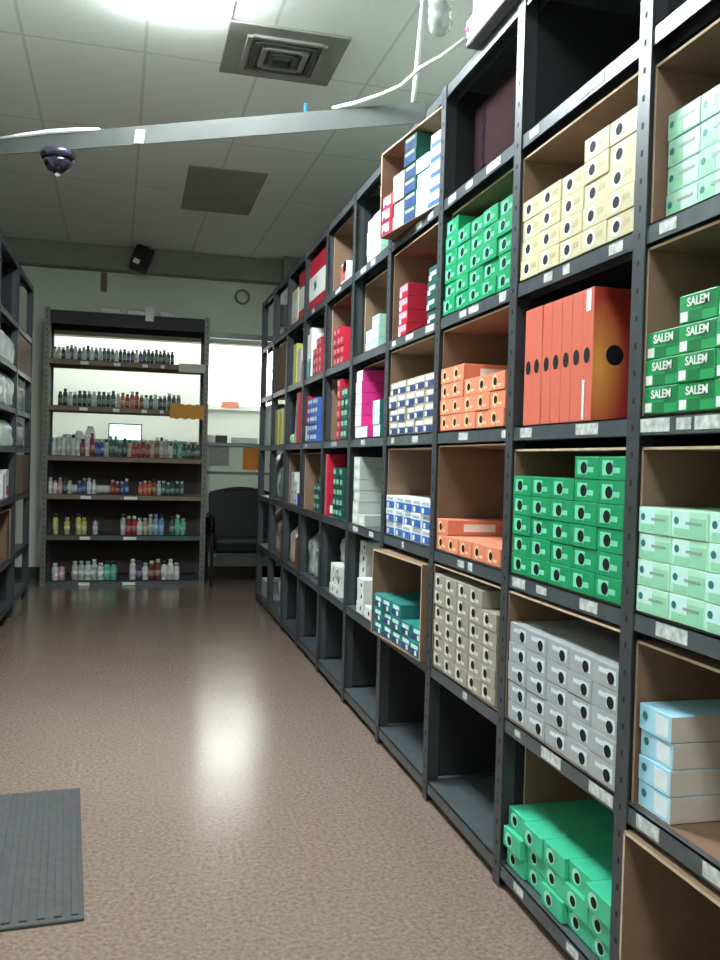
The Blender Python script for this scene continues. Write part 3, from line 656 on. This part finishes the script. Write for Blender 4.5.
cb = MB(); cb.box(-.3, 0, -.3, .3, 0, .004, card); cb.box(-.3, 0, -.3, -.294, .004, .30, card); cb.box(-.3, 0, .294, .3, .004, .30, card); cb.box(-.3, 0, -.294, .294, .294, .30, card); cb.box(-.3, -.294, -.294, .294, .004, .294, card)
cb.box(.0001, .0012, .24, .3, 0, .3, card_edge)
tag(cb.build('cardboard_case', None, (-.725, 5.48, zl[1])), 'open brown cardboard case on the left shelving near the floor', 'cardboard box')

# ------------------------------------------------------------------ bottles on the back rack
PAL = dict(dk=(52, 58, 62), gr=(60, 98, 84), lt=(186, 192, 184), wh=(222, 222, 218), rd=(150, 44, 42), bl=(52, 80, 140), te=(96, 190, 158), pk=(206, 150, 156), pu=(84, 58, 112), ye=(206, 200, 104), br=(120, 82, 60), ta=(172, 160, 136), sk=(110, 160, 208), og=(206, 96, 62), br2=(116, 56, 48))
BM = {}
def bottle(col, cap, r, h, loc, label, grp, pump=False):
    key = (col, round(r, 3), round(h, 3))
    if key not in BM:
        m = mat('bottle_' + col, PAL[col], .3); BM[key] = MB().lathe([(r * .9, 0), (r, .004), (r, h * .72), (r * .9, h * .77), (r * .55, h * .8), (r * .55, h * .84)], m, 12).mesh('bottle')
    ck = ('cap', cap, round(r, 3), round(h, 3))
    if ck not in BM: BM[ck] = MB().lathe([(r * .68, h * .841), (r * .68, h * .98), (r * .6, h)], mat('bottle_' + cap, PAL[cap], .3), 10).mesh('cap')
    lk = ('lab', col, round(r, 3), round(h, 3))
    if lk not in BM: BM[lk] = MB().lathe([(r * 1.012, h * .18), (r * 1.012, h * .5)], mat('bottle_label_' + col, tuple(int(min(255, c * .55 + 105)) for c in PAL[col]), .5), 12).mesh('label_band')
    o = tag(link('bottle', BM[key], None, loc), label, 'bottle', grp)
    link('cap', BM[ck], o); link('label_band', BM[lk], o)
    return o
NAMES = dict(dk='black', gr='dark green', lt='pale grey', wh='white', rd='red', bl='blue', te='aqua', pk='pink', pu='purple', ye='yellow', br='brown', ta='tan', sk='sky blue', og='orange', br2='maroon')
def brow(k, seq, x0, x1, r, h, wh, dep=.05, hj=.12):
    n = len(seq); rr = R
    for i, c in enumerate(seq):
        if c == '.': continue
        x = x0 + (x1 - x0) * (i + .5) / n
        cap = rr.choice(['dk', 'wh', 'lt', c])
        hh = h * round(1 + rr.uniform(-hj, hj), 1)
        bottle(c, cap, r, hh, (x, BY + dep + rr.uniform(-.008, .008), BL[k] + .0045), f'{NAMES[c]} bottle, {ORD[i + 1]} place from left, {wh}', 'bottles ' + wh)
brow(5, 'lt lt dk lt gr lt dk lt gr wh gr lt gr dk gr wh dk gr pu dk wh pu dk gr dk gr gr dk gr dk'.split(), -.625, .30, .0150, .105, 'on the topmost rack shelf')
brow(4, 'dk dk lt gr dk dk gr lt gr gr dk gr lt og br og rd br lt gr lt dk gr gr dk gr'.split(), -.58, .36, .0175, .12, 'on second rack shelf from top')
brow(3, 'wh lt wh lt wh wh br2 wh rd bl bl lt gr gr gr dk ta rd rd br2 rd ta br lt ta wh gr te gr gr dk gr'.split(), -.62, .52, .0172, .15, 'on rack shelf level with monitor', .05, .2)
brow(2, 'wh wh pk dk wh . bl bl wh wh . . . rd rd bl bl . . og og og br lt gr gr gr dk gr'.split(), -.64, .40, .0172, .115, 'on rack shelf below monitor')
brow(1, 'ye . ye . ye ye . lt . . . . lt rd rd wh ta ta sk sk . gr te te'.split(), -.60, .42, .0215, .15, 'on second rack shelf from floor')
brow(0, 'wh pk . lt lt wh lt wh te te . . wh pu wh br2 br2 wh wh wh'.split(), -.60, .38, .025, .15, 'on lowest rack shelf')
# crates/packets of the racks
for i, (x, h) in enumerate(((-.56, .17), (-.475, .2), (-.39, .24))):
    o = bag(1, 1, 0, .075, .1, h, 0, film_w, ('small', 'medium', 'tall')[i] + ' white pouch behind bottles on rack shelf level with monitor', 'pouch', i, loc=(x, BY + .24, BL[3] + .0045)); o['category'] = 'pouch'
tag(MB().box(-.105, .105, -.003, 0, -.035, .035, mat('grey_paper', (206, 206, 198), .8)).build('paper_sign', None, (.44, BY - .004, 1.745)), 'grey blank paper strip hanging from the rack end', 'paper sign')
og = MB(); b = bmesh.new(); bmesh.ops.create_grid(b, x_segments=14, y_segments=2, size=1)
for vv in b.verts:
    e = .006 * math.sin(vv.co.x * 13) if abs(vv.co.y) > .6 else 0
    vv.co = Vector((vv.co.x * .135, -.003 + .002 * math.sin(vv.co.x * 5), vv.co.y * .058 + e))
og.add(b, mat('orange_paper', (214, 152, 72), .8, 0, .05, 12))
o = tag(og.build('paper_sign', None, (.41, BY - .004, 1.395)), 'orange ragged paper sign hanging from the rack end', 'paper sign')
so = o.modifiers.new('thickness', 'SOLIDIFY'); so.thickness = .0008
tag(MB().lathe([(.005, 0), (.032, 0), (.032, .42), (.005, .42)], paper, 14).build('paper_roll', None, (-.59, BY + .2, .755)), 'long white paper roll lying on rack shelf below the monitor', 'paper roll')
pr = [o for o in COL.objects if o.name.startswith('paper_roll')][0]; pr.rotation_euler = (0, math.pi / 2, 0); pr.location = (-.59, BY + .26, BL[2] + .0045 + .033)

tag(MB().box(-.032, .032, -.0025, -.0005, -.06, .05, paper).build('paper_tag', None, (.10, BY + .003, 2.16)), 'white paper tag stuck on the top edge of the bottle rack', 'tag')
for i, (x, wd_) in enumerate(((-.2, .2), (.0, .14), (.26, .2))):
    bag(1, 1, 0, wd_, .2, .055, 0, film_w, ('left', 'middle', 'right')[i] + ' one of three clear bags on top of the bottle rack', 'plastic_bag', 90 + i, loc=(x - .1, BY + .1 + wd_ / 2, BL[6] + .0045))
# ------------------------------------------------------------------ chair, monitor, back-wall bits
vinyl = mat('black_vinyl', (9, 9, 11), .5, 0, .2, 10, .15, spec=.25); chrome = mat('bright_metal', (200, 202, 202), .2, 1)
ch = tag(empty('armchair', (.907, 7.32, 0)), 'black vinyl armchair against the back wall beside the rack', 'armchair')
b = bmesh.new()
N = 12; pts = []
for i in range(N + 1):
    x = -.28 + .56 * i / N; pts.append((x, .74 + .05 * math.cos(x / .28 * math.pi / 2)))
for yy in (.22, .31):
    pass
fr_ = [b.verts.new((x, .20, z)) for x, z in pts] + [b.verts.new((.27, .14, .36)), b.verts.new((-.27, .14, .36))]
bk_ = [b.verts.new((x, .29, z)) for x, z in pts] + [b.verts.new((.27, .23, .36)), b.verts.new((-.27, .23, .36))]
b.faces.new(fr_[::-1]); b.faces.new(bk_)
nn = len(fr_)
for i in range(nn): b.faces.new((fr_[i], fr_[(i + 1) % nn], bk_[(i + 1) % nn], bk_[i]))
bmesh.ops.recalc_face_normals(b, faces=b.faces[:]); bmesh.ops.bevel(b, geom=b.edges[:], offset=.012, segments=2, affect='EDGES')
q = MB(); q.add(b, vinyl); q.build('backrest', ch)
MB().box(-.26, .26, -.26, .19, .27, .375, vinyl, .025).build('seat', ch)
MB().box(-.26, .26, -.262, -.255, .25, .27, steel).build('seat_rail', ch)
for sx in (-1, 1):
    a = MB(); a.tube([(sx * .29, .2, .50), (sx * .292, .0, .56), (sx * .292, -.18, .565), (sx * .29, -.24, .53), (sx * .288, -.25, .44)], [.02, .024, .026, .026, .022], vinyl, 12); ar = a.build('armrest', ch)
    if sx < 0: MB().tube([(-.316, -.05, .573), (-.318, -.14, .572), (-.317, -.2, .556)], [.008, .011, .008], chrome, 8).build('metal_cap', ar)
    for yy in (-.25, .22): MB().box(sx * .288 - .014, sx * .288 + .014, yy - .014, yy + .014, 0, .46 if yy < 0 else .52, vinyl, .003).build('leg', ch)
dk = tag(empty('desk', (0, 8.2, 0)), 'grey desk behind the opening carrying the monitor', 'desk')
dm = mat('desk_laminate', (120, 112, 104), .5)
MB().box(-.55, 1.25, -.25, .3, 1.02, 1.05, dm, .004).build('desktop', dk)
for x in (-.52, .35, 1.2):
    MB().box(x - .02, x + .02, -.22, .27, 0, 1.019, dm).build('side_panel', dk)
mo = tag(empty('monitor', (-.075, 8.15, 1.05)), 'lit flat monitor with cyan white screen seen through the rack', 'monitor')
mk = mat('monitor_black', (30, 34, 38), .4)
MB().box(-.09, .09, -.06, .06, 0, .012, mk, .004).build('base', mo); MB().box(-.02, .02, .0, .025, .012, .12, mk, .003).build('stand', mo)
MB().box(-.145, .145, -.03, -.002, .065, .265, mk, .004).build('housing', mo)
sc = MB().box(-.134, .134, -.0315, -.0302, .078, .254, mat('screen_glow', (196, 236, 240), .3, emit=1.1)).build('screen', mo)
MB().box(-.06, -.056, -.0325, -.0317, .078, .254, mat('screen_line', (120, 170, 180), .3, emit=.4)).build('window_border', sc)
tag(MB().box(-.05, .05, -.04, .04, 0, .065, mat('dark_grey_plastic', (70, 68, 68), .5), .006).build('card_reader', None, (.74, 7.77, OZ0 + .0005)), 'small dark grey machine on the sill of the opening', 'machine')
for i, (x, wd, hh, lb) in enumerate(((.63, .1, .065, 'white paper box on the sill left of the dark machine'), (.94, .22, .05, 'long white paper box on the sill right of the dark machine'))):
    tag(MB().box(-wd / 2, wd / 2, -.04, .04, 0, hh, white, .003).build('paper_box', None, (x, 7.75, OZ0 + .0005)), lb, 'box')
tag(MB().box(-.085, .085, -.0015, 0, -.03, .03, cm('salmon_paper', (226, 140, 120))).build('paper_note', None, (.90, YE - .0375, 1.555)), 'salmon pink note at the foot of the bright window', 'note')
tag(MB().box(-.075, .075, -.0015, 0, -.10, .09, mat('orange_sheet', (214, 128, 56), .8)).build('paper_note', None, (1.00, YB - .0005, 1.035)), 'orange sheet taped to the wall above the armchair', 'note')
tag(MB().box(-.085, .085, -.0015, 0, -.085, .085, mat('grey_sheet', (150, 146, 144), .8, 0, .15, 40)).build('paper_note', None, (.72, YB - .0005, 1.05)), 'grey printed sheet taped to the wall left of the orange one', 'note')
ck = tag(empty('wall_clock', (.885, YB, 2.435)), 'round pale wall clock high on the back wall', 'clock')
b = bmesh.new()
rim = MB().lathe([(.052, 0), (.066, 0), (.066, .018), (.052, .018), (.052, 0)], mat('clock_rim', (128, 132, 122), .5), 24).build('rim', ck); rim.rotation_euler.x = math.pi / 2
fc = MB().lathe([(.001, .001), (.051, .001), (.051, .006), (.001, .006)], wallm, 24).build('face', ck); fc.rotation_euler.x = math.pi / 2
tag(MB().box(-.025, .025, -.006, 0, -.08, .08, mat('brown_tag', (120, 104, 90), .7), .002).build('wall_tag', None, (-.270, YB - .1405 , 2.50)), 'small brown strip hanging high on the back wall', 'wall tag')
o = [x for x in COL.objects if x.name.startswith('wall_tag')][0]; o.location = (-.27, YB - .0005, 2.475)
# dark bracket / speaker by the ceiling at the back wall
sp = tag(empty('wall_speaker', (.07, 7.50, 2.75)), 'black speaker on a bracket under the ceiling at the back wall', 'speaker')
o = MB().box(-.075, .075, -.07, .07, -.21, -.03, mat('black_plastic', (26, 25, 28), .5), .012).build('housing', sp); o.rotation_euler = (-.25, .35, 0)
MB().obox((0, 0, 0), (.0, .0, -.05), .03, .03, black).build('bracket', sp)
MB().box(-.05, .0, -.082, -.078, -.21, -.17, paper).build('white_label', o)
# dome camera under the tie bar
dc = tag(empty('security_camera', (-.38, 3.52, 2.19)), 'dark dome camera hanging beneath the grey overhead bar', 'security camera')
dkp = mat('dome_plastic', (34, 30, 44), .25)
MB().lathe([(.062, 0), (.066, -.012), (.06, -.03)], dkp, 20).build('mount_ring', dc)
MB().lathe([(.055, -.0302), (.05, -.05), (.036, -.072), (.014, -.084)], mat('smoked_dome', (26, 24, 36), .12), 20).build('dome', dc)
MB().lathe([(.008, -.0842), (.010, -.09), (.004, -.095)], paper, 8).build('white_dot', dc)
dc.location = (-.305, 3.585, 2.188)
tg_ = tag(MB().box(-.02, .02, -.0008, .0008, -.025, .022, paper, 0).build('paper_tag', None, (-.003, 3.361, 2.204)), 'crumpled white paper tag stuck on the overhead bar', 'tag')
tg_.rotation_euler = (0, .15, math.atan2(1.21, -1.666) + math.pi)
tag(MB().tube([(-.56, 3.77, 2.269), (-.45, 3.69, 2.268), (-.34, 3.611, 2.266), (-.24, 3.538, 2.259), (-.15, 3.473, 2.25)], [.004, .008, .010, .009, .005], plastic_w).build('cable'), 'white cable lying along the overhead bar above the dome camera', 'cable')
tag(MB().box(-.004, .004, -.004, .004, 0, .03, cm('blue_tape', (40, 120, 210))).build('cable_tie', None, (.54, 2.972, 2.2105)), 'tiny blue tie on the overhead bar below the vent', 'cable tie')

# ------------------------------------------------------------------ things on top of the right shelving
TZ = LV[-1] + .0165
dv = tag(empty('emergency_light', (.855, 2.29, TZ)), 'grey and white box with a red lamp on top of the right shelving', 'emergency light')
MB().box(0, .15, -.36, 0, 0, .075, mat('grey_plastic', (104, 100, 106), .45), .005).build('housing', dv)
MB().box(.012, .14, -.35, -.01, .0755, .19, plastic_w, .01).build('lens', dv)
o = MB().lathe([(.003, 0), (.007, .002), (.005, .005), (.001, .007)], mat('red_lamp', (255, 60, 130), .3, emit=4), 10).build('red_lamp', dv); o.location = (-.0003, -.018, .045); o.rotation_euler = (0, -math.pi / 2, 0)
CABLE = [(.851, 2.283, 2.19), (.832, 2.417, 2.20), (.802, 2.517, 2.205), (.791, 2.673, 2.215), (.75, 2.774, 2.22), (.687, 2.86, 2.216), (.622, 2.912, 2.213)]
tag(MB().tube(CABLE, [.006] * 5 + [.009, .006], plastic_w).build('cable'), 'white cable drooping from the emergency light to the overhead bar', 'cable')
tag(MB().tube([(.852, 2.745, 2.1965), (.862, 2.752, 2.29), (.87, 2.74, 2.45), (.872, 2.72, 2.60), (.873, 2.71, 2.749)], [.008, .009, .008, .007, .007], plastic_w).build('cable'), 'white cable dropping vertically from the ceiling onto the overhead bar', 'cable')
bo = MB(); prof = []
for i in range(36):
    z = -.004 - i * .0105; rr = .036 + .003 * math.sin(i * 2.1); prof.append((rr, z))
prof += [(.032, -.383), (.02, -.395), (.004, -.398)]
bo.lathe(prof, mat('ribbed_clear_plastic', (206, 210, 206), .2, 0, .1, 30, .2, trans=.55), 18)
tag(bo.build('ribbed_tube', None, (.885, 2.60, HC)), 'translucent ribbed tube hanging from the ceiling beside the white cable', 'tube')

# ------------------------------------------------------------------ floor mat
mt = tag(empty('floor_mat', (-.610, 2.372, 0)), 'grey ribbed rubber mat lying on the floor at lower left', 'floor mat')
rub = mat('grey_rubber', (66, 65, 66), .8, 0, .15, 60)
mm_ = MB(); mm_.box(-.52, .5, -.40, .40, 0, .008, rub, .003)
x = -.5
while x < .48:
    mm_.box(x, x + .018, -.385, .385, .008, .012, rub, .002); x += .036
mm_.build('ribbed_sheet', mt)
mt.rotation_euler.z = math.radians(3.9)

# ------------------------------------------------------------------ light and view
wd = bpy.data.worlds.new('world'); S.world = wd; wd.use_nodes = True
wd.node_tree.nodes['Background'].inputs[0].default_value = (.6, .7, .65, 1); wd.node_tree.nodes['Background'].inputs[1].default_value = .05
S.view_settings.view_transform = 'Standard'; S.view_settings.look = 'None'
S.view_settings.gamma = 1; S.view_settings.use_curve_mapping = False
S.view_settings.exposure = 1.38
